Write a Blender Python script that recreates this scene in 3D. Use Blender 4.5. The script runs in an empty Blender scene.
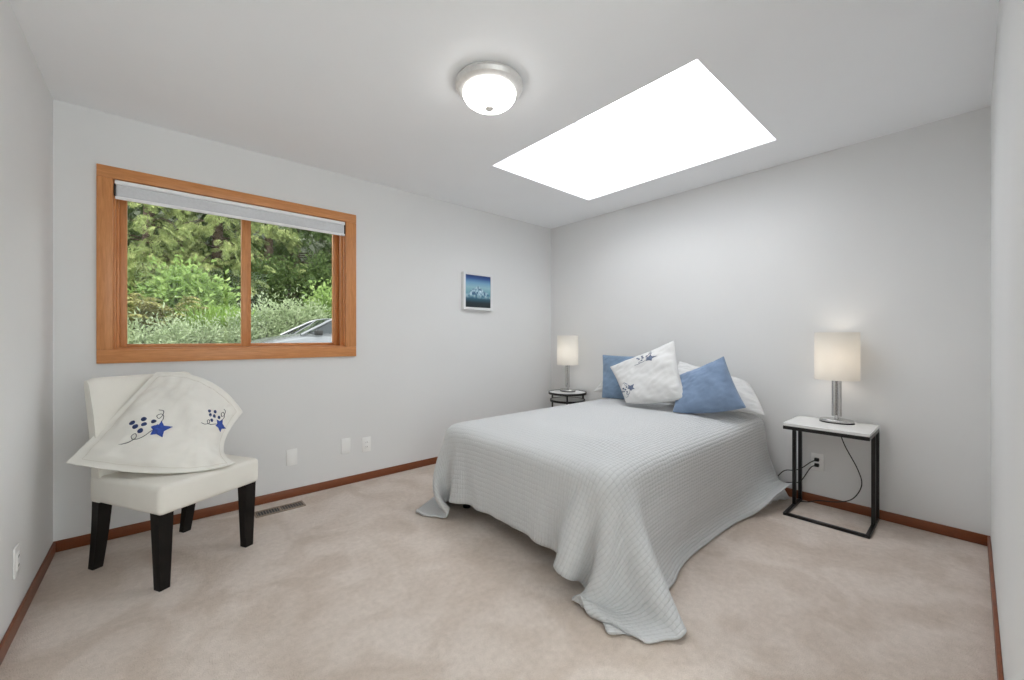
import bpy, bmesh, math, random
import numpy as np
from mathutils import Vector, Matrix, noise

# ------------------------------------------------------------------ camera, sky, light, exposure
scene = bpy.context.scene
scene.view_settings.view_transform = 'Standard'
scene.view_settings.look = 'None'
scene.view_settings.gamma = 1.0
scene.view_settings.use_curve_mapping = False
scene.view_settings.exposure = 1.13
scene.cycles.use_denoising = True
scene.cycles.max_bounces = 10
scene.cycles.diffuse_bounces = 7
scene.cycles.transparent_max_bounces = 16

CAM = Vector((-3.460, -3.256, 1.154))
YAW = math.radians(48.828)                      # heading measured from +x
cam_data = bpy.data.cameras.new('camera')
cam_data.sensor_width = 36.0
cam_data.lens = 402.3 / 1024 * 36.0
cam_data.shift_y = -(340 - 338.2) / 1024
cam_data.clip_start = 0.02
camera = bpy.data.objects.new('camera', cam_data)
camera.location = CAM
camera.rotation_euler = (math.pi / 2, 0, YAW - math.pi / 2)
scene.collection.objects.link(camera)
scene.camera = camera

SKYLIGHT_GLOW = 2.05
CEILING_LAMP_GLOW = 3.6
BULB_WATTS = 0.27
world = bpy.data.worlds.new('overcast_sky')
scene.world = world
world.use_nodes = True
bg = world.node_tree.nodes['Background']
bg.inputs['Color'].default_value = (0.93, 0.97, 1.0, 1)
bg.inputs['Strength'].default_value = 1.6

sun_data = bpy.data.lights.new('hazy_sun', 'SUN')
sun_data.energy = 1.4
sun_data.angle = math.radians(25)
sun_data.color = (1.0, 0.97, 0.9)
sun = bpy.data.objects.new('hazy_sun', sun_data)
sun.location = (-2, -6, 12)
sun.rotation_euler = (math.radians(38), math.radians(-12), 0)   # from behind the house, onto the bank
scene.collection.objects.link(sun)

# ------------------------------------------------------------------ room sizes
LA, LB, H = 3.894, 3.324, 2.44                  # window wall length, bed wall length, ceiling height
HALL_X, HALL_Y = -2.25, -4.7  # right wall ends at an added opening that passes fill daylight

# ------------------------------------------------------------------ helpers
def tag(o, label=None, cat=None, group=None, kind=None):
    if label: o['label'] = label
    if cat: o['category'] = cat
    if group: o['group'] = group
    if kind: o['kind'] = kind
    return o

def empty(name, loc=(0, 0, 0), rz=0.0, label=None, cat=None, group=None, kind=None):
    o = bpy.data.objects.new(name, None)
    o.empty_display_size = 0.1
    o.location = loc
    o.rotation_euler = (0, 0, rz)
    scene.collection.objects.link(o)
    return tag(o, label, cat, group, kind)

def link_mesh(name, me, mat, parent=None, sharp=40, smooth=True):
    o = bpy.data.objects.new(name, me)
    scene.collection.objects.link(o)
    if mat: me.materials.append(mat)
    if smooth:
        me.polygons.foreach_set('use_smooth', [True] * len(me.polygons))
        me.set_sharp_from_angle(angle=math.radians(sharp))
    if parent: o.parent = parent
    return o

def obj(name, bm, mat, parent=None, sharp=40, smooth=True):
    bmesh.ops.recalc_face_normals(bm, faces=bm.faces)
    me = bpy.data.meshes.new(name)
    bm.to_mesh(me); bm.free()
    return link_mesh(name, me, mat, parent, sharp, smooth)

def nb(): return bmesh.new()

def box(bm, lo, hi, bevel=0.0, segs=2, rot=None):
    lo, hi = Vector(lo), Vector(hi)
    c, s = (lo + hi) / 2, hi - lo
    m = Matrix.Translation(c) @ (rot.to_4x4() if rot else Matrix.Identity(4)) @ Matrix.Diagonal((s.x, s.y, s.z, 1))
    r = bmesh.ops.create_cube(bm, size=1.0, matrix=m)
    if bevel > 0:
        vs = set(r['verts'])
        es = [e for e in bm.edges if e.verts[0] in vs and e.verts[1] in vs]
        bmesh.ops.bevel(bm, geom=es, offset=bevel, segments=segs, affect='EDGES', profile=0.5, clamp_overlap=True)

def lathe(bm, prof, center=(0, 0, 0), segs=40, sx=1.0, sy=1.0):
    cx, cy, cz = center
    rings = []
    for r, z in prof:
        if r < 1e-6:
            rings.append([bm.verts.new((cx, cy, cz + z))])
        else:
            rings.append([bm.verts.new((cx + r * sx * math.cos(2 * math.pi * i / segs),
                                        cy + r * sy * math.sin(2 * math.pi * i / segs), cz + z)) for i in range(segs)])
    for a, b in zip(rings, rings[1:]):
        for i in range(segs):
            j = (i + 1) % segs
            if len(a) == 1 and len(b) == 1: continue
            if len(a) == 1: bm.faces.new((a[0], b[i], b[j]))
            elif len(b) == 1: bm.faces.new((a[i], a[j], b[0]))
            else: bm.faces.new((a[i], a[j], b[j], b[i]))

def catmull(pts, n=8, closed=False):
    P = [Vector(p) for p in pts]
    if closed: P = [P[-1]] + P + [P[0], P[1]]
    else: P = [2 * P[0] - P[1]] + P + [2 * P[-1] - P[-2]]
    out = []
    for i in range(1, len(P) - 2):
        for k in range(n):
            t = k / n
            a, b, c, d = P[i - 1], P[i], P[i + 1], P[i + 2]
            out.append(0.5 * ((2 * b) + (c - a) * t + (2 * a - 5 * b + 4 * c - d) * t * t + (3 * b - a - 3 * c + d) * t ** 3))
    if not closed: out.append(P[-2])
    return out

def tube(bm, pts, r, segs=8, closed=False):
    pts = [Vector(p) for p in pts]
    n = len(pts); rings = []
    prev = None
    for i, p in enumerate(pts):
        a = pts[(i - 1) % n] if (closed or i > 0) else p
        b = pts[(i + 1) % n] if (closed or i < n - 1) else p
        t = (b - a).normalized()
        if prev is None:
            ref = Vector((0, 0, 1)) if abs(t.z) < 0.9 else Vector((1, 0, 0))
            u = t.cross(ref).normalized()
        else:
            u = (prev - t * prev.dot(t)).normalized()
        prev = u
        v = t.cross(u)
        rr = r[i] if isinstance(r, (list, tuple)) else r
        rings.append([bm.verts.new(p + rr * (math.cos(2 * math.pi * k / segs) * u + math.sin(2 * math.pi * k / segs) * v)) for k in range(segs)])
    m = n if closed else n - 1
    for i in range(m):
        A, B = rings[i], rings[(i + 1) % n]
        for k in range(segs):
            l = (k + 1) % segs
            bm.faces.new((A[k], A[l], B[l], B[k]))
    if not closed:
        bm.faces.new(rings[0]); bm.faces.new(rings[-1])

def prism(bm, poly, z0, z1, f=lambda x, y, z: (x, y, z)):
    a = [bm.verts.new(f(x, y, z0)) for x, y in poly]
    b = [bm.verts.new(f(x, y, z1)) for x, y in poly]
    n = len(poly)
    bm.faces.new(a); bm.faces.new(b)
    for i in range(n):
        j = (i + 1) % n
        bm.faces.new((a[i], a[j], b[j], b[i]))

def np_mesh(name, V, F, uv=None):
    """mesh from numpy verts and (n,k) faces"""
    me = bpy.data.meshes.new(name)
    me.from_pydata([tuple(map(float, v)) for v in V], [], [tuple(map(int, f)) for f in F])
    if uv is not None:
        lay = me.uv_layers.new(name='UVMap')
        li = np.zeros(len(me.loops), dtype=np.int32); me.loops.foreach_get('vertex_index', li)
        lay.data.foreach_set('uv', uv[li].astype(np.float32).ravel())
    return me

# ------------------------------------------------------------------ materials
def mat_base(name):
    m = bpy.data.materials.new(name); m.use_nodes = True
    nt = m.node_tree
    return m, nt, nt.nodes['Principled BSDF']

def N(nt, kind, **kw):
    n = nt.nodes.new(kind)
    for k, v in kw.items():
        if k in n.inputs: n.inputs[k].default_value = v
        else: setattr(n, k, v)
    return n

def coords(nt, which='Object', scale=None):
    tc = N(nt, 'ShaderNodeTexCoord')
    if scale is None: return tc.outputs[which]
    mp = N(nt, 'ShaderNodeMapping'); mp.inputs['Scale'].default_value = scale
    nt.links.new(tc.outputs[which], mp.inputs['Vector'])
    return mp.outputs['Vector']

def ramp(nt, fac, stops):
    r = N(nt, 'ShaderNodeValToRGB'); e = r.color_ramp.elements
    while len(e) < len(stops): e.new(0.5)
    for k, (p, c) in enumerate(stops):
        e[k].position = p; e[k].color = (*c, 1)
    nt.links.new(fac, r.inputs['Fac'])
    return r.outputs['Color']

def bump(nt, b, height, strength=0.2, dist=0.01):
    n = N(nt, 'ShaderNodeBump'); n.inputs['Strength'].default_value = strength; n.inputs['Distance'].default_value = dist
    nt.links.new(height, n.inputs['Height']); nt.links.new(n.outputs['Normal'], b.inputs['Normal'])

def plain(name, col, rough=0.5, metal=0.0, noise=0.0, nscale=30, bumpst=0.0, bscale=200, spec=0.5):
    m, nt, b = mat_base(name)
    b.inputs['Roughness'].default_value = rough; b.inputs['Metallic'].default_value = metal
    b.inputs['Specular IOR Level'].default_value = spec
    t = N(nt, 'ShaderNodeTexNoise', Scale=nscale, Detail=4.0)
    nt.links.new(coords(nt), t.inputs['Vector'])
    lo = tuple(c * (1 - noise) for c in col); hi = tuple(min(1, c * (1 + noise)) for c in col)
    nt.links.new(ramp(nt, t.outputs['Fac'], [(0.3, lo), (0.7, hi)]), b.inputs['Base Color'])
    if bumpst:
        t2 = N(nt, 'ShaderNodeTexNoise', Scale=bscale, Detail=3.0)
        nt.links.new(coords(nt), t2.inputs['Vector'])
        bump(nt, b, t2.outputs['Fac'], bumpst, 0.002)
    return m

def wood(name, dark, light, scale=(1, 1, 1), rough=0.4, bands=9.0):
    m, nt, b = mat_base(name)
    b.inputs['Roughness'].default_value = rough
    v = coords(nt, 'Object', scale)
    w = N(nt, 'ShaderNodeTexNoise', Scale=bands, Detail=5.0, Distortion=0.6)
    nt.links.new(v, w.inputs['Vector'])
    nt.links.new(ramp(nt, w.outputs['Fac'], [(0.25, dark), (0.5, tuple((a + c) / 2 for a, c in zip(dark, light))), (0.75, light)]), b.inputs['Base Color'])
    bump(nt, b, w.outputs['Fac'], 0.08, 0.002)
    return m

M = {}
M['wall'] = plain('wall_paint', (0.785, 0.787, 0.785), 0.75, noise=0.012, nscale=1.5, bumpst=0.06, bscale=260, spec=0.2)
M['ceiling'] = plain('ceiling_paint', (0.905, 0.92, 0.94), 0.85, noise=0.01, nscale=2, bumpst=0.05, bscale=180, spec=0.1)
M['fir'] = wood('window_fir', (0.52, 0.20, 0.062), (0.68, 0.30, 0.108), (1.2, 14, 14), 0.38)
M['fir_v'] = wood('window_fir_upright', (0.52, 0.20, 0.062), (0.68, 0.30, 0.108), (14, 14, 1.2), 0.38)
M['base'] = wood('baseboard_wood', (0.17, 0.046, 0.015), (0.25, 0.074, 0.025), (3, 3, 40), 0.4)
M['white_plastic'] = plain('white_plastic', (0.90, 0.90, 0.89), 0.35)
M['dark_slot'] = plain('dark_slot', (0.02, 0.02, 0.02), 0.5)
M['black_metal'] = plain('black_metal', (0.014, 0.013, 0.013), 0.42, 0.3, noise=0.2)
M['bronze'] = plain('vent_bronze', (0.30, 0.235, 0.18), 0.5, 0.1, noise=0.15)
M['nickel'] = plain('brushed_nickel', (0.74, 0.73, 0.71), 0.42, 0.6, noise=0.05, nscale=60)
M['chrome'] = plain('satin_chrome', (0.58, 0.57, 0.56), 0.22, 1.0, noise=0.03, nscale=60)
M['black_leg'] = plain('espresso_wood', (0.010, 0.008, 0.007), 0.55, noise=0.3, nscale=20, spec=0.2)
M['chair_cloth'] = plain('cream_upholstery', (0.80, 0.775, 0.715), 0.9, noise=0.03, nscale=6, bumpst=0.25, bscale=700, spec=0.15)
M['pillow_white'] = plain('white_cotton', (0.70, 0.70, 0.695), 0.95, noise=0.02, nscale=8, bumpst=0.25, bscale=60, spec=0.1)
M['sham'] = plain('ivory_cotton', (0.83, 0.81, 0.76), 0.95, noise=0.03, nscale=7, bumpst=0.3, bscale=35, spec=0.1)
M['blue'] = plain('blue_velvet', (0.21, 0.29, 0.425), 0.9, noise=0.12, nscale=10, bumpst=0.4, bscale=90, spec=0.15)
M['blue_grey'] = plain('slate_blue_cotton', (0.19, 0.275, 0.39), 0.9, noise=0.08, nscale=12, bumpst=0.3, bscale=90, spec=0.15)
for k_ in ('blue', 'blue_grey'):
    p_ = M[k_].node_tree.nodes['Principled BSDF']; p_.inputs['Sheen Weight'].default_value = .35; p_.inputs['Sheen Roughness'].default_value = .45
M['thread_blue'] = plain('blue_thread', (0.03, 0.075, 0.36), 0.7, noise=0.35, nscale=60)
M['thread_navy'] = plain('navy_thread', (0.02, 0.04, 0.14), 0.7, noise=0.3, nscale=60)
M['thread_dark'] = plain('charcoal_thread', (0.045, 0.045, 0.06), 0.7)
M['thread_grey'] = plain('slate_thread', (0.12, 0.15, 0.23), 0.8, noise=0.3, nscale=80)
M['sheet'] = plain('white_sheet', (0.76, 0.77, 0.78), 0.95, noise=0.02, bumpst=0.2, bscale=40, spec=0.1)
M['mattress'] = plain('mattress_ticking', (0.55, 0.53, 0.50), 0.9, noise=0.04)
M['dark_frame'] = plain('dark_bed_frame', (0.03, 0.025, 0.02), 0.6)
M['table_top'] = plain('white_laminate', (0.80, 0.80, 0.79), 0.22, noise=0.02, nscale=5)
M['cord'] = plain('black_cord', (0.012, 0.012, 0.012), 0.5)
M['blind'] = plain('grey_blind_fabric', (0.68, 0.69, 0.715), 0.8, noise=0.04, nscale=90)
M['blind_rail'] = plain('white_blind_rail', (0.90, 0.90, 0.91), 0.5, spec=0.3)
M['frame_white'] = plain('white_picture_frame', (0.80, 0.81, 0.82), 0.4)
M['siding'] = plain('house_siding', (0.30, 0.27, 0.22), 0.8, noise=0.1)

def carpet():
    m, nt, b = mat_base('beige_carpet')
    b.inputs['Roughness'].default_value = 1.0
    b.inputs['Specular IOR Level'].default_value = 0.05
    b.inputs['Sheen Weight'].default_value = 0.15
    v = coords(nt)
    t1 = N(nt, 'ShaderNodeTexNoise', Scale=3.2, Detail=3.0, Distortion=0.9); nt.links.new(v, t1.inputs['Vector'])
    t2 = N(nt, 'ShaderNodeTexNoise', Scale=260.0, Detail=2.0); nt.links.new(v, t2.inputs['Vector'])
    t3 = N(nt, 'ShaderNodeTexNoise', Scale=38.0, Detail=4.0); nt.links.new(v, t3.inputs['Vector'])
    c1 = ramp(nt, t1.outputs['Fac'], [(0.38, (0.70, 0.595, 0.515)), (0.62, (0.83, 0.735, 0.665))])
    c3 = ramp(nt, t3.outputs['Fac'], [(0.3, (0.86, 0.85, 0.84)), (0.7, (1.0, 1.0, 1.0))])
    c2 = ramp(nt, t2.outputs['Fac'], [(0.3, (0.80, 0.785, 0.77)), (0.65, (1.0, 1.0, 1.0))])
    x1 = N(nt, 'ShaderNodeMix', data_type='RGBA', blend_type='MULTIPLY'); x1.inputs[0].default_value = 0.8
    nt.links.new(c1, x1.inputs[6]); nt.links.new(c3, x1.inputs[7])
    x2 = N(nt, 'ShaderNodeMix', data_type='RGBA', blend_type='MULTIPLY'); x2.inputs[0].default_value = 0.8
    nt.links.new(x1.outputs[2], x2.inputs[6]); nt.links.new(c2, x2.inputs[7])
    nt.links.new(x2.outputs[2], b.inputs['Base Color'])
    ad = N(nt, 'ShaderNodeMath', operation='ADD'); nt.links.new(t2.outputs['Fac'], ad.inputs[0]); nt.links.new(t3.outputs['Fac'], ad.inputs[1])
    bump(nt, b, ad.outputs[0], 0.7, 0.008)
    return m
M['carpet'] = carpet()

def quilt_mat():
    m, nt, b = mat_base('pale_grey_quilt')
    b.inputs['Roughness'].default_value = 0.95
    b.inputs['Specular IOR Level'].default_value = 0.08
    b.inputs['Sheen Weight'].default_value = 0.1
    uv = coords(nt, 'UV')
    sep = N(nt, 'ShaderNodeSeparateXYZ'); nt.links.new(uv, sep.inputs[0])
    nz = N(nt, 'ShaderNodeTexNoise', Scale=18.0, Detail=2.0); nt.links.new(uv, nz.inputs['Vector'])
    def lines(sock, period, wob, pw):
        a = N(nt, 'ShaderNodeMath', operation='MULTIPLY_ADD'); a.inputs[1].default_value = math.pi / period
        nt.links.new(sock, a.inputs[0])
        w = N(nt, 'ShaderNodeMath', operation='MULTIPLY'); w.inputs[1].default_value = wob
        nt.links.new(nz.outputs['Fac'], w.inputs[0]); nt.links.new(w.outputs[0], a.inputs[2])
        s = N(nt, 'ShaderNodeMath', operation='SINE'); nt.links.new(a.outputs[0], s.inputs[0])
        ab = N(nt, 'ShaderNodeMath', operation='ABSOLUTE'); nt.links.new(s.outputs[0], ab.inputs[0])
        p = N(nt, 'ShaderNodeMath', operation='POWER'); p.inputs[1].default_value = pw; nt.links.new(ab.outputs[0], p.inputs[0])
        return p.outputs[0]
    lx = lines(sep.outputs['X'], 0.027, 1.8, 0.22)
    ly = lines(sep.outputs['Y'], 0.018, 1.8, 0.5)
    mu = N(nt, 'ShaderNodeMath', operation='MULTIPLY'); nt.links.new(lx, mu.inputs[0]); nt.links.new(ly, mu.inputs[1])
    f = N(nt, 'ShaderNodeTexNoise', Scale=300.0, Detail=2.0); nt.links.new(uv, f.inputs['Vector'])
    ad = N(nt, 'ShaderNodeMath', operation='MULTIPLY_ADD'); ad.inputs[1].default_value = 0.35
    nt.links.new(f.outputs['Fac'], ad.inputs[0]); nt.links.new(mu.outputs[0], ad.inputs[2])
    nt.links.new(ramp(nt, mu.outputs[0], [(0.0, (0.50, 0.51, 0.515)), (0.55, (0.635, 0.645, 0.652))]), b.inputs['Base Color'])
    bump(nt, b, ad.outputs[0], 0.75, 0.005)
    return m
M['quilt'] = quilt_mat()

def glow(name, col, strength, rough=0.4, base=(0.9, 0.9, 0.9)):
    m, nt, b = mat_base(name)
    b.inputs['Base Color'].default_value = (*base, 1); b.inputs['Roughness'].default_value = rough
    b.inputs['Emission Color'].default_value = (*col, 1); b.inputs['Emission Strength'].default_value = strength
    return m
M['skylight_pane'] = glow('daylit_skylight_acrylic', (0.97, 0.985, 1.0), SKYLIGHT_GLOW)
M['dome'] = glow('lit_frosted_glass', (1.0, 0.985, 0.96), CEILING_LAMP_GLOW)

def shade_mat():
    m, nt, b = mat_base('white_linen_shade')
    out = nt.nodes['Material Output']
    d = N(nt, 'ShaderNodeBsdfDiffuse'); d.inputs['Color'].default_value = (0.86, 0.85, 0.82, 1)
    t = N(nt, 'ShaderNodeBsdfTranslucent'); t.inputs['Color'].default_value = (0.86, 0.83, 0.78, 1)
    w = N(nt, 'ShaderNodeTexNoise', Scale=220.0); nt.links.new(coords(nt), w.inputs['Vector'])
    bp = N(nt, 'ShaderNodeBump'); bp.inputs['Strength'].default_value = 0.1; bp.inputs['Distance'].default_value = 0.002
    nt.links.new(w.outputs['Fac'], bp.inputs['Height']); nt.links.new(bp.outputs['Normal'], d.inputs['Normal'])
    mx = N(nt, 'ShaderNodeMixShader'); mx.inputs[0].default_value = 0.42
    nt.links.new(d.outputs[0], mx.inputs[1]); nt.links.new(t.outputs[0], mx.inputs[2])
    nt.links.new(mx.outputs[0], out.inputs['Surface'])
    return m
M['shade'] = shade_mat()

def glass_mat():
    m, nt, b = mat_base('window_glass')
    out = nt.nodes['Material Output']
    tr = N(nt, 'ShaderNodeBsdfTransparent'); tr.inputs['Color'].default_value = (0.97, 0.985, 0.97, 1)
    gl = N(nt, 'ShaderNodeBsdfGlossy'); gl.inputs['Roughness'].default_value = 0.02
    fr = N(nt, 'ShaderNodeFresnel'); fr.inputs['IOR'].default_value = 1.18
    mx = N(nt, 'ShaderNodeMixShader')
    nt.links.new(fr.outputs[0], mx.inputs[0]); nt.links.new(tr.outputs[0], mx.inputs[1]); nt.links.new(gl.outputs[0], mx.inputs[2])
    nt.links.new(mx.outputs[0], out.inputs['Surface'])
    return m
M['glass'] = glass_mat()

def leaf_mat(name, dark, mid, light, trans=0.35, nscale=3.0):
    m, nt, b = mat_base(name)
    out = nt.nodes['Material Output']
    t = N(nt, 'ShaderNodeTexNoise', Scale=nscale, Detail=5.0, Roughness=0.7); nt.links.new(coords(nt), t.inputs['Vector'])
    col = ramp(nt, t.outputs['Fac'], [(0.3, dark), (0.5, mid), (0.68, light)])
    nt.links.new(col, b.inputs['Base Color']); b.inputs['Roughness'].default_value = 0.55; b.inputs['Specular IOR Level'].default_value = 0.25
    tl = N(nt, 'ShaderNodeBsdfTranslucent'); nt.links.new(col, tl.inputs['Color'])
    mx = N(nt, 'ShaderNodeMixShader'); mx.inputs[0].default_value = trans
    nt.links.new(b.outputs[0], mx.inputs[1]); nt.links.new(tl.outputs[0], mx.inputs[2])
    nt.links.new(mx.outputs[0], out.inputs['Surface'])
    return m
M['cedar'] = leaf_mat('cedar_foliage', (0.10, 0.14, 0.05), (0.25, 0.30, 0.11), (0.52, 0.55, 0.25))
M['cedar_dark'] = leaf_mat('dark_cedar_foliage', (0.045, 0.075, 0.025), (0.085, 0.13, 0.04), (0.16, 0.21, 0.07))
M['broadleaf'] = leaf_mat('bright_broad_leaves', (0.12, 0.20, 0.05), (0.25, 0.36, 0.11), (0.42, 0.52, 0.20))
M['fern'] = leaf_mat('yellowed_fern', (0.12, 0.13, 0.05), (0.32, 0.30, 0.12), (0.48, 0.50, 0.21))
M['grass'] = leaf_mat('bright_grass', (0.16, 0.25, 0.05), (0.28, 0.42, 0.10), (0.42, 0.54, 0.16))
M['cover'] = leaf_mat('grey_green_leaves', (0.19, 0.25, 0.13), (0.36, 0.43, 0.25), (0.58, 0.63, 0.44))
M['bark'] = plain('bark', (0.10, 0.07, 0.05), 0.95, noise=0.4, nscale=12)
M['soil'] = plain('dark_forest_soil', (0.035, 0.042, 0.02), 1.0, noise=0.4, nscale=3)
M['gravel'] = plain('grey_driveway', (0.20, 0.19, 0.18), 0.95, noise=0.2, nscale=40)
M['car_paint'] = plain('silver_car_paint', (0.20, 0.205, 0.215), 0.25, 0.6, noise=0.02)
M['car_glass'] = plain('tinted_car_glass', (0.02, 0.025, 0.028), 0.06, 0.0)
M['rubber'] = plain('black_rubber', (0.015, 0.015, 0.015), 0.8)
M['alloy'] = plain('alloy_wheel', (0.5, 0.5, 0.52), 0.3, 0.9)

# ------------------------------------------------------------------ room shell
T = 0.14
WX0, WX1, WZ0, WZ1 = -3.665, -2.359, 1.085, 2.072         # window opening in the window wall
SX0, SX1, SY0, SY1 = -1.597, -0.452, -2.422, -0.902       # skylight opening in the ceiling

bm = nb(); box(bm, (-LA - T, HALL_Y - T, -0.12), (T, T, 0.0))
tag(obj('floor', bm, M['carpet']), kind='structure')

bm = nb()
box(bm, (-LA - T, 0, 0), (WX0, T, H)); box(bm, (WX1, 0, 0), (T, T, H))
box(bm, (WX0, 0, 0), (WX1, T, WZ0)); box(bm, (WX0, 0, WZ1), (WX1, T, H))
tag(obj('wall_window', bm, M['wall'], smooth=False), kind='structure')
bm = nb(); box(bm, (0, HALL_Y, 0), (T, 0, H)); tag(obj('wall_bed', bm, M['wall'], smooth=False), kind='structure')
bm = nb(); box(bm, (-LA - T, HALL_Y, 0), (-LA, 0, H)); tag(obj('wall_left', bm, M['wall'], smooth=False), kind='structure')
bm = nb(); box(bm, (HALL_X, -LB - 0.12, 0), (0, -LB, H)); tag(obj('wall_right', bm, M['wall'], smooth=False), kind='structure')
HX0, HX1, HZ0, HZ1 = -3.80, -0.3, 0.20, 2.36               # added unseen window behind the camera, brings in fill daylight
bm = nb()
box(bm, (-LA - T, HALL_Y - T, 0), (HX0, HALL_Y, H)); box(bm, (HX1, HALL_Y - T, 0), (T, HALL_Y, H))
box(bm, (HX0, HALL_Y - T, 0), (HX1, HALL_Y, HZ0)); box(bm, (HX0, HALL_Y - T, HZ1), (HX1, HALL_Y, H))
tag(obj('wall_hall', bm, M['wall'], smooth=False), kind='structure')

SH = 0.65                                                   # depth of the skylight shaft
bm = nb()
for lo, hi in (((-LA - T, HALL_Y - T), (SX0, T)), ((SX1, HALL_Y - T), (T, T)), ((SX0, HALL_Y - T), (SX1, SY0)), ((SX0, SY1), (SX1, T))):
    box(bm, (*lo, H), (*hi, H + 0.1))
for lo, hi in (((SX0 - .05, SY0 - .05), (SX0, SY1 + .05)), ((SX1, SY0 - .05), (SX1 + .05, SY1 + .05)), ((SX0, SY0 - .05), (SX1, SY0)), ((SX0, SY1), (SX1, SY1 + .05))):
    box(bm, (*lo, H + 0.1), (*hi, H + SH))
tag(obj('ceiling', bm, M['ceiling'], smooth=False), kind='structure')

def baseboard(name, lo, hi):
    bm = nb(); box(bm, lo, hi, 0.004, 2)
    tag(obj(name, bm, M['base']), kind='structure')
BH, BT = 0.060, 0.012
baseboard('baseboard_window', (-LA, -BT, 0), (0, 0, BH))
baseboard('baseboard_bed', (-BT, -LB, 0), (0, -BT, BH))
baseboard('baseboard_left', (-LA, HALL_Y, 0), (-LA + BT, -BT, BH))
baseboard('baseboard_right', (HALL_X, -LB, 0), (-BT, -LB + BT, BH))

# window
win = empty('window_1', ((WX0 + WX1) / 2, 0, WZ0), kind='structure')
def wbox(name, boxes, mat, parent, bevel=0.003):
    bm = nb()
    for lo, hi in boxes: box(bm, lo, hi, bevel, 2)
    return obj(name, bm, mat, parent)
ox, oz = -(WX0 + WX1) / 2, -WZ0
def W(x, y, z): return (x + ox, y, z + oz)
CX0, CX1, CZ0, CZ1 = -3.730, -2.281, 1.010, 2.137
wbox('casing', [(W(CX0, -.02, WZ1 - .002), W(CX1, 0, CZ1)), (W(CX0, -.02, CZ0), W(CX1, 0, WZ0 + .002))], M['fir'], win)
wbox('casing', [(W(CX0, -.02, WZ0 + .002), W(WX0 + .002, 0, WZ1 - .002)), (W(WX1 - .002, -.02, WZ0 + .002), W(CX1, 0, WZ1 - .002))], M['fir_v'], win)
wbox('jamb', [(W(WX0, 0, WZ0), W(WX0 + .012, T + .01, WZ1)), (W(WX1 - .012, 0, WZ0), W(WX1, T + .01, WZ1))], M['fir_v'], win, 0.001)
wbox('jamb', [(W(WX0 + .012, 0, WZ1 - .012), W(WX1 - .012, T + .01, WZ1)), (W(WX0 + .012, 0, WZ0), W(WX1 - .012, T + .01, WZ0 + .012))], M['fir'], win, 0.001)
def sash(x0, x1, y, wl, wr):
    z0, z1 = WZ0 + .012, WZ1 - .012
    s = wbox('sash', [(W(x0, y, z0), W(x0 + wl, y + .035, z1)), (W(x1 - wr, y, z0), W(x1, y + .035, z1))], M['fir_v'], win)
    s2 = wbox('sash', [(W(x0 + wl, y, z0), W(x1 - wr, y + .035, z0 + .022)), (W(x0 + wl, y, z1 - .03), W(x1 - wr, y + .035, z1))], M['fir'], win)
    bm = nb(); box(bm, W(x0 + wl - .003, y + .015, z0 + .018), W(x1 - wr + .003, y + .019, z1 - .026))
    obj('pane', bm, M['glass'], s)
sash(WX0 + .012, -2.990, .075, .044, .046)
sash(-3.015, WX1 - .012, .112, .040, .046)
wbox('track', [(W(WX1 - .030, .03, WZ0 + .012), W(WX1 - .012, .050, WZ1 - .012)), (W(WX0 + .012, .03, WZ0 + .012), W(WX0 + .024, .050, WZ1 - .012))], M['fir_v'], win, 0.001)

# added window for fill daylight, out of view: fir frame, three panes
w3 = empty('added_fill_window', ((HX0 + HX1) / 2, HALL_Y, HZ0), kind='structure')
hwid, hhei = (HX1 - HX0) / 2, HZ1 - HZ0
wbox('frame', [((-hwid, -.10, 0), (hwid, -.05, .05)), ((-hwid, -.10, hhei - .05), (hwid, -.05, hhei))], M['fir'], w3)
wbox('frame', [((x - .025, -.10, .05), (x + .025, -.05, hhei - .05)) for x in (-hwid + .025, -hwid / 3, hwid / 3, hwid - .025)], M['fir_v'], w3)
for x in (-hwid * 2 / 3, 0, hwid * 2 / 3):
    bm = nb(); box(bm, (x - hwid / 3 + .02, -.078, .04), (x + hwid / 3 - .02, -.074, hhei - .04)); obj('pane', bm, M['glass'], w3)

# roller blind
bl = empty('roller_blind', ((WX0 + WX1) / 2, 0.0, 1.955), label='grey roller blind rolled up in a white cassette at the top of the window', cat='blind')
hw = (WX1 - WX0) / 2 - .008
bm = nb(); box(bm, (-hw, -.022, .085), (hw, .025, .110), .006, 2); obj('headrail', bm, M['blind_rail'], bl)
bm = nb(); box(bm, (-hw + .004, -.017, .014), (hw - .004, .020, .088), .012, 3); obj('fabric_roll', bm, M['blind'], bl)
bm = nb(); box(bm, (-hw + .002, -.020, .000), (hw - .002, -.006, .018), .004, 2); obj('bottom_rail', bm, M['blind_rail'], bl)
for s in (-1, 1):
    bm = nb(); box(bm, (s * hw - .003, -.015, .02), (s * hw + .003, .02, .088), .001, 1)
    obj('end_bracket', bm, M['dark_slot'], bl)

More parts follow.
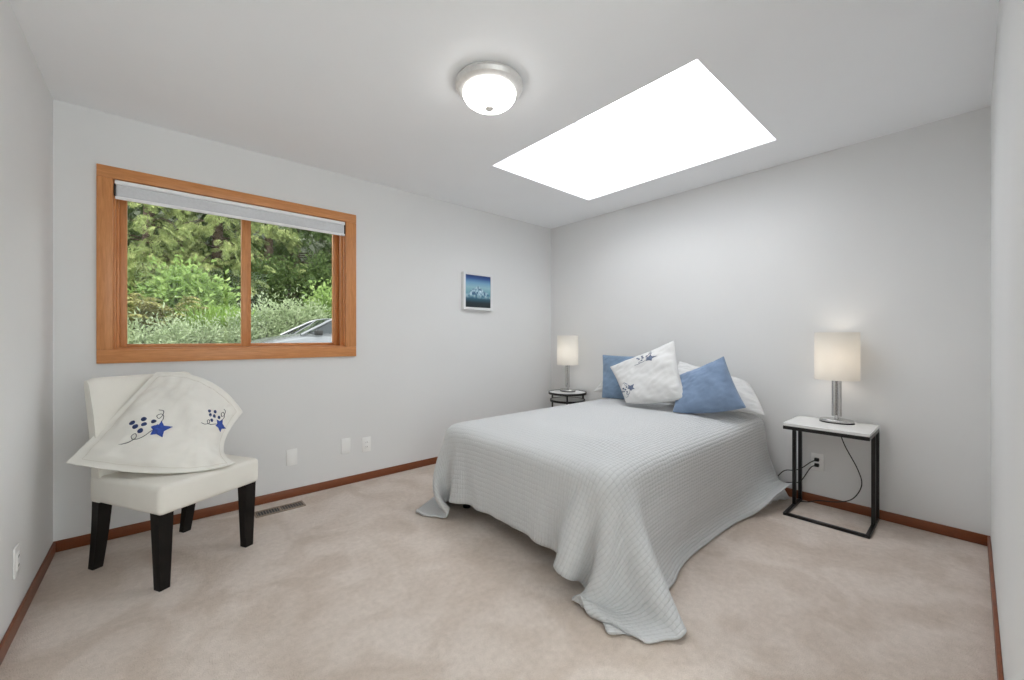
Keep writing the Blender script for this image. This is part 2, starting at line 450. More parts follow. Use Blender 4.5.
# skylight
sk = empty('window_2', ((SX0 + SX1) / 2, (SY0 + SY1) / 2, H + SH), kind='structure')
sx, sy = (SX1 - SX0) / 2, (SY1 - SY0) / 2
bm = nb()
for lo, hi in (((-sx - .05, -sy - .05), (-sx + .02, sy + .05)), ((sx - .02, -sy - .05), (sx + .05, sy + .05)), ((-sx + .02, -sy - .05), (sx - .02, -sy + .02)), ((-sx + .02, sy - .02), (sx - .02, sy + .05))):
    box(bm, (*lo, 0), (*hi, .05), .003, 1)
obj('frame', bm, M['blind_rail'], sk)
bm = nb()
n = 14; grid = [[bm.verts.new((-sx + .02 + (2 * sx - .04) * i / n, -sy + .02 + (2 * sy - .04) * j / n,
        .03 + .10 * (1 - abs(2 * i / n - 1) ** 3) * (1 - abs(2 * j / n - 1) ** 3))) for j in range(n + 1)] for i in range(n + 1)]
for i in range(n):
    for j in range(n): bm.faces.new((grid[i][j], grid[i + 1][j], grid[i + 1][j + 1], grid[i][j + 1]))
obj('pane', bm, M['skylight_pane'], sk)

# ------------------------------------------------------------------ ceiling light
cl = empty('ceiling_light', (-2.215, -1.66, H), label='round flush ceiling light with glowing frosted dome and nickel rim beside the skylight', cat='ceiling light')
bm = nb(); lathe(bm, [(.0, 0), (.150, 0), (.166, -.008), (.170, -.022), (.163, -.040), (.145, -.052), (.130, -.056), (.120, -.050), (.0, -.048)], segs=64); obj('metal_pan', bm, M['nickel'], cl, 30)
bm = nb(); lathe(bm, [(.128, -.050), (.133, -.062), (.131, -.074), (.120, -.092), (.100, -.108), (.072, -.121), (.040, -.129), (.0, -.132)], segs=64); obj('glass_dome', bm, M['dome'], cl)
bm = nb(); lathe(bm, [(.0, -.124), (.020, -.129), (.022, -.134), (.016, -.140), (.007, -.145), (.0, -.147)], segs=24); obj('finial', bm, M['nickel'], cl)

# ------------------------------------------------------------------ picture
def art_mat():
    m, nt, b = mat_base('mountain_print')
    b.inputs['Roughness'].default_value = 0.35
    tc = coords(nt, 'Object')
    sep = N(nt, 'ShaderNodeSeparateXYZ'); nt.links.new(tc, sep.inputs[0])
    base = ramp(nt, sep.outputs['Z'], [(0.0, (.012, .02, .025)), (0.045, (.015, .03, .04)), (0.085, (.03, .11, .17)), (0.13, (.13, .33, .42)),
                                       (0.20, (.30, .52, .60)), (0.245, (.18, .38, .58)), (0.285, (.035, .11, .33)), (0.31, (.02, .05, .2))])
    nz = N(nt, 'ShaderNodeTexNoise', Scale=22.0, Detail=6.0, Roughness=0.65); nt.links.new(tc, nz.inputs['Vector'])
    # a peak: height falls off with |x|, broken by noise
    ax = N(nt, 'ShaderNodeMath', operation='ABSOLUTE'); sh = N(nt, 'ShaderNodeMath', operation='ADD'); sh.inputs[1].default_value = 0.0
    nt.links.new(sep.outputs['X'], sh.inputs[0]); nt.links.new(sh.outputs[0], ax.inputs[0])
    pk = N(nt, 'ShaderNodeMath', operation='MULTIPLY_ADD'); pk.inputs[1].default_value = -0.60; pk.inputs[2].default_value = 0.185
    nt.links.new(ax.outputs[0], pk.inputs[0])
    wz = N(nt, 'ShaderNodeMath', operation='MULTIPLY_ADD'); wz.inputs[1].default_value = 0.07
    nt.links.new(nz.outputs['Fac'], wz.inputs[0]); nt.links.new(pk.outputs[0], wz.inputs[2])
    df = N(nt, 'ShaderNodeMath', operation='SUBTRACT'); nt.links.new(wz.outputs[0], df.inputs[0]); nt.links.new(sep.outputs['Z'], df.inputs[1])
    up = N(nt, 'ShaderNodeMath', operation='MULTIPLY'); up.inputs[1].default_value = 60; up.use_clamp = True; nt.links.new(df.outputs[0], up.inputs[0])
    lowcut = N(nt, 'ShaderNodeMapRange'); lowcut.inputs['From Min'].default_value = .085; lowcut.inputs['From Max'].default_value = .14
    nt.links.new(sep.outputs['Z'], lowcut.inputs['Value'])
    msk = N(nt, 'ShaderNodeMath', operation='MULTIPLY'); nt.links.new(up.outputs[0], msk.inputs[0]); nt.links.new(lowcut.outputs[0], msk.inputs[1])
    n2 = N(nt, 'ShaderNodeTexNoise', Scale=34.0, Detail=5.0); nt.links.new(tc, n2.inputs['Vector'])
    snow = ramp(nt, n2.outputs['Fac'], [(0.40, (.05, .13, .24)), (0.52, (.36, .55, .66)), (0.66, (.70, .82, .88))])
    mx = N(nt, 'ShaderNodeMix', data_type='RGBA'); nt.links.new(msk.outputs[0], mx.inputs[0]); nt.links.new(base, mx.inputs[6]); nt.links.new(snow, mx.inputs[7])
    nt.links.new(mx.outputs[2], b.inputs['Base Color'])
    return m
pic = empty('framed_picture', (-1.090, 0, 1.432), label='small square mountain picture in a white box frame on the window wall', cat='picture')
PW, PHh = .178, .366
bm = nb()
for lo, hi in (((-PW, -.045, 0), (-PW + .025, 0, PHh)), ((PW - .025, -.045, 0), (PW, 0, PHh)), ((-PW + .025, -.045, 0), (PW - .025, 0, .025)), ((-PW + .025, -.045, PHh - .025), (PW - .025, 0, PHh))):
    box(bm, lo, hi, .002, 1)
obj('frame', bm, M['frame_white'], pic)
bm = nb(); box(bm, (-PW + .024, -.038, 0), (PW - .024, -.030, PHh - .048), 0)
pr = obj('mountain_print', bm, art_mat(), pic, smooth=False); pr.location = (0, 0, .024)

# ------------------------------------------------------------------ wall plates and outlets
def plate(name, loc, rz, label, cat, kind, group=None, w=.072, h=.118):
    e = empty(name, loc, rz, label, cat, group)                 # local: wall behind at y=0, room towards -y
    bm = nb(); box(bm, (-w / 2, -.007, -h / 2), (w / 2, 0, h / 2), .004, 2); obj('cover_plate', bm, M['white_plastic'], e)
    if kind == 'outlet':
        bm = nb(); box(bm, (-.017, -.010, -.034), (.017, -.006, .034), .003, 2); r = obj('receptacle', bm, M['white_plastic'], e)
        for z in (-.018, .018):
            for x in (-.006, .006):
                bm = nb(); box(bm, (x - .0012, -.0106, z - .004), (x + .0012, -.009, z + .005))
                obj('slot', bm, M['dark_slot'], r)
    else:
        for z in (-.042, .042):
            bm = nb(); lathe(bm, [(0, -.0015), (.003, -.001), (.0035, .001), (0, .0015)], (0, -.0075, z), 12)
            obj('screw', bm, M['white_plastic'], e)
    return e
plate('wall_plate', (-2.740, 0, .289), 0, 'blank white cover plate on the window wall nearest the chair', 'wall plate', 'blank')
plate('wall_plate', (-2.357, 0, .305), 0, 'blank white cover plate just left of the wall outlet near the bed', 'wall plate', 'blank')
plate('wall_outlet', (-2.193, 0, .288), 0, 'white outlet on the window wall, nearest the bed of the three plates', 'outlet', 'outlet')
plate('wall_outlet', (0, -2.545, .290), -math.pi / 2, 'white outlet with two black plugs on the bed wall under the side table', 'outlet', 'outlet')
plate('wall_outlet', (-LA, -.755, .268), math.pi / 2, 'white outlet low on the left wall beside the cream chair', 'outlet', 'outlet')

# floor vent
v = empty('floor_vent', (-2.852, -.187, 0), label='brown slotted floor register in the carpet beside the chair leg', cat='floor vent')
bm = nb()
vw, vd = .148, .052
for lo, hi in (((-vw, -vd), (-vw + .012, vd)), ((vw - .012, -vd), (vw, vd)), ((-vw + .012, -vd), (vw - .012, -vd + .012)), ((-vw + .012, vd - .012), (vw - .012, vd)), ((-.006, -vd + .012), (.006, vd - .012))):
    box(bm, (*lo, 0), (*hi, .008), .002, 1)
obj('frame', bm, M['bronze'], v)
bm = nb()
for k in range(17):
    x = -vw + .020 + k * (2 * vw - .040) / 16
    if abs(x) > .008: box(bm, (x - .0016, -vd + .010, .001), (x + .0016, vd - .010, .0026))
obj('louvers', bm, M['bronze'], v, smooth=False)
bm = nb(); box(bm, (-vw + .006, -vd + .006, .0005), (vw - .006, vd - .006, .0015)); obj('duct_opening', bm, M['dark_slot'], v, smooth=False)

# ------------------------------------------------------------------ bed
BX0, BX1, BY0, BY1, BZ = -2.000, -0.060, -2.235, -0.860, 0.560   # mattress box and its top
bed = empty('bed', ((BX0 + BX1) / 2, (BY0 + BY1) / 2, 0), label='double bed set against the plain wall, hidden under the pale grey quilt', cat='bed')
bx, by = (BX1 - BX0) / 2, (BY1 - BY0) / 2
bm = nb(); box(bm, (-bx + .012, -by + .012, .36), (bx, by - .012, BZ - .014), .09, 5); obj('mattress', bm, M['mattress'], bed)
bm = nb(); box(bm, (-bx + .01, -by + .01, .17), (bx - .01, by - .01, .36), .02, 3); obj('box_spring', bm, M['mattress'], bed)
bm = nb()
for lo, hi in (((-bx + .02, -by + .02), (bx - .02, -by + .06)), ((-bx + .02, by - .06), (bx - .02, by - .02)), ((-bx + .02, -by + .06), (-bx + .06, by - .06)), ((bx - .06, -by + .06), (bx - .02, by - .06)), ((-.02, -by + .06), (.02, by - .06))):
    box(bm, (*lo, .14), (*hi, .17))
obj('frame', bm, M['dark_frame'], bed, smooth=False)
for x in (-bx + .12, bx - .12):
    for y in (-by + .12, by - .12):
        bm = nb(); lathe(bm, [(0, 0), (.026, 0), (.026, .012), (.016, .02), (.016, .145), (0, .145)], (x, y, 0), 16); obj('leg', bm, M['dark_frame'], bed)

def drape():
    """position-based cloth: a flat quilt dropped over the bed and the floor"""
    h = 0.028
    x_head = -0.085
    dl, df, dr = 0.46, 0.385, 0.515                   # overhang left, foot, right
    nx = int(round((x_head - BX0 + df) / h)); ny = int(round((BY1 - BY0 + dl + dr) / h))
    U, Vv = np.meshgrid(np.arange(nx + 1) * h, np.arange(ny + 1) * h, indexing='ij')
    X = np.stack([x_head - U, BY0 - dr + Vv, np.full_like(U, BZ + 0.03)], -1).astype(float)
    X += np.random.RandomState(4).normal(0, .0008, X.shape)
    P = X.copy(); vel = np.zeros_like(X)
    crown = lambda x, y: 0.0
    tgt = {}
    def near(u, vq): return min(nx, max(0, int(round(u / h)))), min(ny, max(0, int(round(vq / h))))
    pulls = [  # (cloth index, target, strength, from step)
        ((nx, 0), (-2.165, -2.326, .012), .25),
        ((nx - 5, 0), (-2.093, -2.429, .012), .18),
        ((nx - 9, 0), (-2.009, -2.497, .012), .18),
        ((nx - 13, 0), (-1.945, -2.540, .025), .20),
        ((nx - 20, 0), (-1.800, -2.360, .012), .18),
        ((nx - 26, 0), (-1.650, -2.345, .012), .08),
        ((nx, 7), (-2.120, -2.150, .060), .08),
        ((nx, ny), (-2.190, -.865, .010), .12),
        ((nx - 7, ny), (-2.06, -.775, .010), .08),
        ((nx, ny - 7), (-2.105, -1.010, .015), .08),
        ((0, 0), (-.12, -2.455, .15), .22),
        ((4, 0), (-.24, -2.432, .15), .18),
        ((9, 0), (-.40, -2.40, .11), .15),
        ((14, 0), (-.52, -2.37, .06), .10),
    ]
    def slack(a, b, rest, stiff, both=True):
        d = b - a; L = np.sqrt((d * d).sum(-1, keepdims=True)) + 1e-9
        return d * (0.5 * stiff * (L - rest) / L)
    dt, steps, iters = 1 / 60, 260, 14
    fric_z = 0.006
    r = 0.055
    lo = np.array([BX0 + r, BY0 + r, -1.0]); hi = np.array([BX1 + .3, BY1 - r, BZ - r])
    held = (U < 1.55) & (X[..., 1] > BY0 + .22) & (X[..., 1] < BY1 - .22)   # lies still under the pillows
    d2 = h * math.sqrt(2)
    for step in range(steps):
        vel[..., 2] -= 9.8 * dt * 0.6
        vel *= 0.965
        prev = P.copy()
        P = P + vel * dt
        for it in range(iters):
            for (sa, sb, rest, st) in (
                ((slice(0, -1, 2), slice(None)), (slice(1, None, 2), slice(None)), h, 1.0),
                ((slice(1, -1, 2), slice(None)), (slice(2, None, 2), slice(None)), h, 1.0),
                ((slice(None), slice(0, -1, 2)), (slice(None), slice(1, None, 2)), h, 1.0),
                ((slice(None), slice(1, -1, 2)), (slice(None), slice(2, None, 2)), h, 1.0)):
                a, b = P[sa], P[sb]
                n0 = min(a.shape[0], b.shape[0]); n1 = min(a.shape[1], b.shape[1])
                a, b = a[:n0, :n1], b[:n0, :n1]
                c = slack(a, b, rest, st); a += c; b -= c
            if it % 2 == 0:
                for p0 in (0, 1):
                    a, b = P[p0:-1:2, :-1], P[p0 + 1::2, 1:]
                    n0 = min(a.shape[0], b.shape[0]); a, b = a[:n0], b[:n0]
                    c = slack(a, b, d2, .35); a += c; b -= c
                    a, b = P[p0:-1:2, 1:], P[p0 + 1::2, :-1]
                    n0 = min(a.shape[0], b.shape[0]); a, b = a[:n0], b[:n0]
                    c = slack(a, b, d2, .35); a += c; b -= c
                for g in (3,):
                    a, b = P[:-g], P[g:]
                    c = slack(a, b, g * h, .10); 
                    P[:-g] += c; P[g:] -= c
                    a, b = P[:, :-g], P[:, g:]
                    c = slack(a, b, g * h, .10)
                    P[:, :-g] += c; P[:, g:] -= c
            if it >= iters - 3:
                if step > 50:
                    for (ij, tg, s) in pulls:
                        i0, j0 = ij[0] % (nx + 1), ij[1] % (ny + 1)
                        dv = (np.array(tg) - P[i0, j0]) * s
                        P[max(0, i0 - 2):i0 + 3, max(0, j0 - 2):j0 + 3] += dv * .35
                        P[max(0, i0 - 1):i0 + 2, max(0, j0 - 1):j0 + 2] += dv * .3
                        P[i0, j0] += dv * .35
                P[held, :2] = X[held, :2]
                # bed collision: rounded box
                q = np.clip(P, lo, hi); d = P - q
                L = np.sqrt((d * d).sum(-1)) + 1e-9
                ins = L < r + .004
                push = q + d / L[..., None] * (r + .004)
                deep = L < 1e-6
                push[deep] = P[deep]; push[deep, 2] = BZ + .004
                P[ins] = push[ins]
                # mound of the sleeping surface, floor
                fl = P[..., 2] < fric_z
                P[fl, 2] = fric_z
                # stay clear of the wall behind the head
                P[..., 0] = np.minimum(P[..., 0], -.02)
        vel = (P - prev) / dt
        fl = P[..., 2] < fric_z + .002
        vel[fl] *= 0.5
        top = (P[..., 2] > BZ - .005)
        vel[top, :2] *= 0.5
    # light smoothing
    for _ in range(2):
        Q = P.copy()
        Q[1:-1, 1:-1] = .5 * P[1:-1, 1:-1] + .125 * (P[2:, 1:-1] + P[:-2, 1:-1] + P[1:-1, 2:] + P[1:-1, :-2])
        P = Q
    # puffiness of the bedding on top
    t = np.clip((P[..., 0] - BX0 - .02) / .35, 0, 1) * np.clip((P[..., 1] - BY0 - .02) / .30, 0, 1) * np.clip((BY1 - .02 - P[..., 1]) / .30, 0, 1)
    t = t * t * (3 - 2 * t)
    P[..., 2] += np.where(P[..., 2] > BZ - .02, .035 * t, 0)
    idx = np.arange((nx + 1) * (ny + 1)).reshape(nx + 1, ny + 1)
    F = np.stack([idx[:-1, :-1], idx[:-1, 1:], idx[1:, 1:], idx[1:, :-1]], -1).reshape(-1, 4)
    return P.reshape(-1, 3), F, np.stack([U, Vv], -1).reshape(-1, 2)
V_, F_, UV_ = drape()
me = np_mesh('quilt', V_, F_, UV_)
quilt = link_mesh('quilt', me, M['quilt'], None, 180)
tag(quilt, 'pale grey stitched quilt draped over the bed down to the carpet', 'quilt')
sd = quilt.modifiers.new('soft', 'SUBSURF'); sd.levels = 1; sd.render_levels = 1
so = quilt.modifiers.new('thick', 'SOLIDIFY'); so.thickness = .009; so.offset = 1.0

# white sheet hanging by the head on the near side
def hanging_sheet():
    nx, nz = 40, 26
    V, F = [], []
    for i in range(nx + 1):
        u = i / nx
        x = -.52 + .45 * u
        for j in range(nz + 1):
            t = j / nz
            fold = .014 * math.sin(u * 34 + 1.1 * math.sin(u * 9)) * t
            if t < .25:
                y = BY0 + .10 - (t / .25) * .095; z = BZ - .002 - .03 * (t / .25) ** 3
            else:
                s = (t - .25) / .75
                y = BY0 + .012 - (.030 + .145 * u) * s ** 1.8 + fold * .45; z = BZ - .032 - s * (.520 - .008 * math.sin(u * 11))
            V.append((x + .03 * t * (u - .5), y, z))
    for i in range(nx):
        for j in range(nz):
            a = i * (nz + 1) + j
            F.append((a, a + 1, a + nz + 2, a + nz + 1))
    me = np_mesh('bed_sheet', np.array(V), np.array(F))
    o = link_mesh('bed_sheet', me, M['sheet'], None, 180)
    s = o.modifiers.new('thick', 'SOLIDIFY'); s.thickness = .003
    return tag(o, 'white bed sheet hanging in small folds below the quilt beside the side table', 'bed sheet')
hanging_sheet()

# ------------------------------------------------------------------ pillows
class Pillow:
    """soft pillow over a bent quad: corners TL, TR, BR, BL and optional bends of the mid-edges"""
    def __init__(s, corners, thick, mids=None, pinch=.05, flange=0.0, wrinkle=.006, seed=0, flip=False, bulge=1.0):
        s.c = [Vector(c) for c in corners]
        TL, TR, BR, BL = s.c
        d = {'t': (0, 0, 0), 'r': (0, 0, 0), 'b': (0, 0, 0), 'l': (0, 0, 0)}
        d.update(mids or {})
        s.m = [(TL + TR) / 2 + Vector(d['t']), (TR + BR) / 2 + Vector(d['r']), (BR + BL) / 2 + Vector(d['b']), (BL + TL) / 2 + Vector(d['l'])]
        s.thick, s.pinch, s.fl, s.wr = thick, pinch, flange, wrinkle
        s.rng = random.Random(seed)
        s.w = [(s.rng.uniform(3, 8), s.rng.uniform(3, 8), s.rng.uniform(0, 6), s.rng.uniform(.3, 1)) for _ in range(7)]
        c = (TL + TR + BR + BL) / 4
        s.n = ((TR - TL) + (BR - BL)).cross((TL - BL) + (TR - BR)).normalized()
        if s.n.dot(CAM - c) < 0: s.n = -s.n
        s.bulge = bulge
    def mid(s, u, v):
        # concave sides leave pointed corners
        k = s.pinch
        uu = u * (1 - k * (1 - v * v)); vv = v * (1 - k * (1 - u * u))
        TL, TR, BR, BL = s.c; Tm, Rm, Bm, Lm = s.m
        a, b = uu, vv                                   # a: left..right, b: bottom..top
        q = lambda sa, sb, p: .25 * (1 + sa * a) * (1 + sb * b) * (sa * a + sb * b - 1) * p
        P = q(-1, 1, TL) + q(1, 1, TR) + q(1, -1, BR) + q(-1, -1, BL)
        P += .5 * (1 - a * a) * (1 + b) * Tm + .5 * (1 - a * a) * (1 - b) * Bm + .5 * (1 - b * b) * (1 + a) * Rm + .5 * (1 - b * b) * (1 - a) * Lm
        return P
    def half(s, u, v):
        e = 1 - s.fl
        a, b = min(1, abs(u) / e), min(1, abs(v) / e)
        t = (max(0, 1 - a ** 2.6) * max(0, 1 - b ** 2.6)) ** .52
        return t * s.thick / 2
    def pt(s, u, v, side=1):
        P = s.mid(u, v); t = s.half(u, v)
        w = sum(A * math.sin(fx * u + fy * v + ph) for fx, fy, ph, A in s.w) / 3
        edge = min(1, 6 * (1 - max(abs(u), abs(v))))
        puck = math.sin(22 * (u if abs(v) > abs(u) else v) + s.w[0][2]) * max(0, max(abs(u), abs(v)) - .55) * edge
        q = noise.noise(Vector((2.2 * (u + .6 * v) + s.w[0][2], 6.5 * (v - .6 * u), s.w[1][2]))) + .6 * noise.noise(Vector((8 * u + s.w[2][2], 5 * v, s.w[1][2])))
        w += 1.1 * abs(q) - .4
        off = side * (t + .0025) + (s.wr * w * min(1, t / (s.thick * .2 + 1e-6)) + s.wr * .8 * puck) * (1 if side > 0 else .6)
        if side < 0: off = min(off, -.0025)
        return P + s.n * off
    def mesh(s, name, mat, parent=None, n=44):
        V, F = [], []
        g = [-1 + 2 * i / n for i in range(n + 1)]
        f = lambda x: math.copysign(1 - (1 - abs(x)) ** 1.35, x)     # denser towards the seam
        for side in (1, -1):
            for u in g:
                for v in g: V.append(s.pt(f(u), f(v), side))
        k = n + 1; o = k * k
        for i in range(n):
            for j in range(n):
                a = i * k + j
                F.append((a, a + k, a + k + 1, a + 1)); a += o; F.append((a, a + 1, a + k + 1, a + k))
        rim = [i * k for i in range(n)] + [n * k + j for j in range(n)] + [i * k + n for i in range(n, 0, -1)] + [j for j in range(n, 0, -1)]
        for a, b in zip(rim, rim[1:] + rim[:1]): F.append((a, a + o, b + o, b))
        bm = nb()
        vs = [bm.verts.new(p) for p in V]
        for q in F: bm.faces.new([vs[i] for i in q])
        return obj(name, bm, mat, parent, 60)
    def seam(s, name, mat, parent, r=.004, n=60):
        pts = []
        for k in range(4 * n):
            e, t = divmod(k, n); t = -1 + 2 * t / n
            u, v = [(t, 1), (1, -t), (-t, -1), (-1, t)][e]
            pts.append(s.mid(u, v))
        bm = nb(); tube(bm, pts, r, 6, True)
        return obj(name, bm, mat, parent, 60)
    def decal(s, bm, poly, lift=.0022):
        """a small raised patch that follows the front of the pillow"""
        cu = sum(p[0] for p in poly) / len(poly); cv = sum(p[1] for p in poly) / len(poly)
        rings = []
        for f in (1.0, .75, .5, .25):
            pu = [(cu + (u - cu) * f, cv + (v - cv) * f) for u, v in poly]
            rings.append([bm.verts.new(s.pt(u, v) + s.n * (lift if f < 1 else lift * .7)) for u, v in pu])
        low = [bm.verts.new(s.pt(u, v) - s.n * .001) for u, v in poly]
        c = bm.verts.new(s.pt(cu, cv) + s.n * lift)
        n = len(poly)
        for A, B in zip([low] + rings, rings):
            for i in range(n):
                j = (i + 1) % n; bm.faces.new((A[i], A[j], B[j], B[i]))
        for i in range(n): bm.faces.new((c, rings[-1][i], rings[-1][(i + 1) % n]))
    def line(s, bm, path, r=.0016):
        tube(bm, [s.pt(u, v) + s.n * .0012 for u, v in path], r, 5)

def motif(pl, parent, cu, cv, sc, ang, mats, leaf_pts=5, asp=1.0):
    """grape sprig: berries, a pointed leaf and curling vines"""
    ca, sa = math.cos(ang), math.sin(ang)
    def X(x, y): return (cu + sc * (x * ca - y * sa), cv + sc * asp * (x * sa + y * ca))
    bm = nb()
    for (x, y) in ((-.95, .28), (-.45, .52), (-.28, .22), (-.68, .08), (-.28, -.18), (.14, .46)):
        pl.decal(bm, [X(x + .15 * math.cos(t) , y + .125 * math.sin(t)) for t in [2 * math.pi * k / 12 for k in range(12)]], .003)
    obj('embroidered_grapes', bm, mats[0], parent, 60)
    bm = nb()
    pts = []
    lobes = ((20, .74), (58, .30), (98, .56), (135, .28), (172, .50), (205, .30), (238, .52), (270, .34), (308, .60), (345, .32))
    for dg, rr in lobes:
        a = math.radians(dg)
        pts.append(X(.62 + rr * math.cos(a) * 1.05, .08 + rr * math.sin(a)))
    pl.decal(bm, pts, .003)
    obj('embroidered_leaf', bm, mats[1], parent, 60)
    bm = nb()
    v1 = catmull([(.32, -.12, 0), (.0, -.48, 0), (-.42, -.62, 0), (-.62, -.46, 0), (-.48, -.32, 0), (-.36, -.5, 0), (-.6, -.78, 0), (-1.05, -.86, 0)], 6)
    v2 = catmull([(.55, .5, 0), (.52, .85, 0), (.26, 1.0, 0), (.12, .82, 0), (.3, .7, 0), (.42, .95, 0), (.3, 1.2, 0), (-.0, 1.22, 0)], 6)
    for pth in (v1, v2): pl.line(bm, [X(p.x, p.y) for p in pth])
    obj('embroidered_vine', bm, mats[2], parent, 60)

# sleeping pillows against the wall
def plain_pillow(name, mat, label, group=None, **kw):
    pl = Pillow(**kw)
    base = empty(name, label=label, cat='pillow', group=group)
    pl.mesh('cover', mat, base)
    pl.seam('seam', mat, base, .0035)
    return pl, base
plain_pillow('bed_pillow', M['pillow_white'], 'white bed pillow peeking out left behind the upright slate blue cushion',
    corners=[(-.075, -.86, .80), (-.075, -1.50, .95), (-.21, -1.50, .64), (-.24, -.80, .63)], thick=.13, seed=3, pinch=.04)
plain_pillow('bed_pillow', M['pillow_white'], 'white bed pillow slumped at the near end of the bed behind the blue cushion',
    corners=[(-.10, -1.60, .955), (-.10, -2.13, .82), (-.32, -2.31, .625), (-.42, -1.62, .64)], thick=.14, seed=5, pinch=.03, wrinkle=.013, mids={'r': (0, -.02, .0)})
plain_pillow('throw_pillow', M['blue_grey'], 'slate blue square cushion standing upright at the far end of the bed', 
    corners=[(-.235, -.905, .990), (-.235, -1.36, .990), (-.375, -1.43, .615), (-.375, -1.000, .605)], thick=.085, seed=8, pinch=.03)
pb, pbo = plain_pillow('throw_pillow', M['blue'], 'blue square cushion tilted on its corner, nearest the side table',
    corners=[(-.47, -1.770, .865), (-.40, -2.075, 1.02), (-.50, -2.255, .690), (-.64, -1.82, .618)], thick=.15, seed=11, pinch=.05, wrinkle=.008, mids={'b': (0, 0, -.03)})
pe, peo = plain_pillow('throw_pillow', M['pillow_white'], 'white cushion with small slate embroidered sprigs leaning between the two blue cushions',
    corners=[(-.44, -1.135, .897), (-.44, -1.722, 1.132), (-.61, -1.895, .722), (-.66, -1.440, .640)], thick=.14, seed=14, pinch=.045, wrinkle=.008, mids={'b': (-.01, 0, -.025)})
tm = (M['thread_grey'], M['thread_grey'], M['thread_grey'])
motif(pe, peo, -.66, -.50, .27, .30, tm)
motif(pe, peo, .20, .60, .27, -.35, tm)

# ------------------------------------------------------------------ chair and its sham
CH = empty('accent_chair', (-3.396, -.483, 0), math.atan2(.493, .870), label='cream upholstered side chair with black legs under the window', cat='chair')
def leg_mesh(x, y0, y1, ztop, w0, w1, curve=0.0):
    """square tapered leg from seat (y0) to foot (y1)"""
    bm = nb(); rings = []
    n = 10
    for k in range(n + 1):
        t = k / n; z = ztop * (1 - t)
        y = y0 + (y1 - y0) * t + curve * t * t
        a = (w0 + (w1 - w0) * t) / 2
        rings.append([bm.verts.new((x + sx_ * a, y + sy_ * a, z)) for sx_, sy_ in ((-1, -1), (1, -1), (1, 1), (-1, 1))])
    for A, B in zip(rings, rings[1:]):
        for i in range(4):
            j = (i + 1) % 4; bm.faces.new((A[i], A[j], B[j], B[i]))
    bm.faces.new(rings[0]); bm.faces.new(rings[-1])
    return bm
# chair local axes: x to its left-right, -y forward
for x in (-.205, .205): obj('leg', leg_mesh(x, -.245, -.245, .375, .062, .042), M['black_leg'], CH)
for x in (-.205, .205): obj('leg', leg_mesh(x, .205, .235, .375, .056, .040, .03), M['black_leg'], CH)
def cushion(name, hw_, y0, y1, z0, z1, bev, dome, parent, mat):
    bm = nb(); box(bm, (-hw_, y0, z0), (hw_, y1, z1), bev, 4)
    bmesh.ops.subdivide_edges(bm, edges=[e for e in bm.edges if e.calc_length() > .12], cuts=6, use_grid_fill=True)
    for v_ in bm.verts:
        if v_.co.z > (z0 + z1) / 2:
            a = v_.co.x / hw_; b = (2 * v_.co.y - y0 - y1) / (y1 - y0)
            v_.co.z += dome * max(0, 1 - a * a) * max(0, 1 - b * b)
    return obj(name, bm, mat, parent, 50)
cushion('seat', .245, -.295, .235, .350, .482, .022, .012, CH, M['chair_cloth'])
# back: tall slab leaning back, gently dished
bm = nb()
prof = [(.150, .355), (.152, .46), (.165, .60), (.195, .78), (.232, .935), (.240, .950), (.256, .956), (.276, .953), (.290, .935), (.262, .78), (.232, .60), (.228, .46), (.226, .355)]
nxs = 16; rows = []
for i in range(nxs + 1):
    x = -.243 + .470 * i / nxs
    e = abs(2 * i / nxs - 1)
    inset = .010 * max(0, (e - .86) / .14) ** 2
    row = []
    for k, (y, z) in enumerate(prof):
        yy = y + (inset if k < 6 else (-inset if k > 7 else 0)) + (.012 * (e * e) * -1 + .006 if k < 5 else 0)
        zz = z - (inset * 1.2 if z > .9 else 0)
        row.append(bm.verts.new((x, yy, zz)))
    rows.append(row)
m_ = len(prof)
for A, B in zip(rows, rows[1:]):
    for k in range(m_):
        l = (k + 1) % m_; bm.faces.new((A[k], A[l], B[l], B[k]))
bm.faces.new(rows[0]); bm.faces.new(rows[-1])
obj('backrest', bm, M['chair_cloth'], CH, 50)

sham, shamo = plain_pillow('pillow_sham', M['sham'], 'large ivory pillow sham embroidered with blue grapes, slouched on the cream chair',
    corners=[(-3.475, -.30, .965), (-3.095, -.415, .715), (-3.165, -.715, .500), (-3.790, -.455, .570)],
    thick=.12, seed=21, pinch=.015, flange=.09, wrinkle=.014,
    mids={'t': (.035, -.02, .070), 'r': (-.065, .03, -.04), 'b': (.03, -.105, -.034), 'l': (0, -.02, 0)})
bm = nb()
fe = .90
edge = [(t, fe) for t in np.linspace(-fe, fe, 30)] + [(fe, -t) for t in np.linspace(-fe, fe, 30)][1:] + [(-t, -fe) for t in np.linspace(-fe, fe, 30)][1:] + [(-fe, t) for t in np.linspace(-fe, fe, 30)][1:-1]
tube(bm, [sham.pt(float(a_), float(b_)) for a_, b_ in edge], .0014, 6, True)
obj('flange_stitching', bm, plain('ivory_stitching', (0.70, 0.67, 0.60), 0.9), shamo)
motif(sham, shamo, -.40, -.26, .25, .10, (M['thread_navy'], M['thread_blue'], M['thread_dark']), asp=1.35)
motif(sham, shamo, .63, .36, .215, -.05, (M['thread_navy'], M['thread_blue'], M['thread_dark']), asp=1.35)

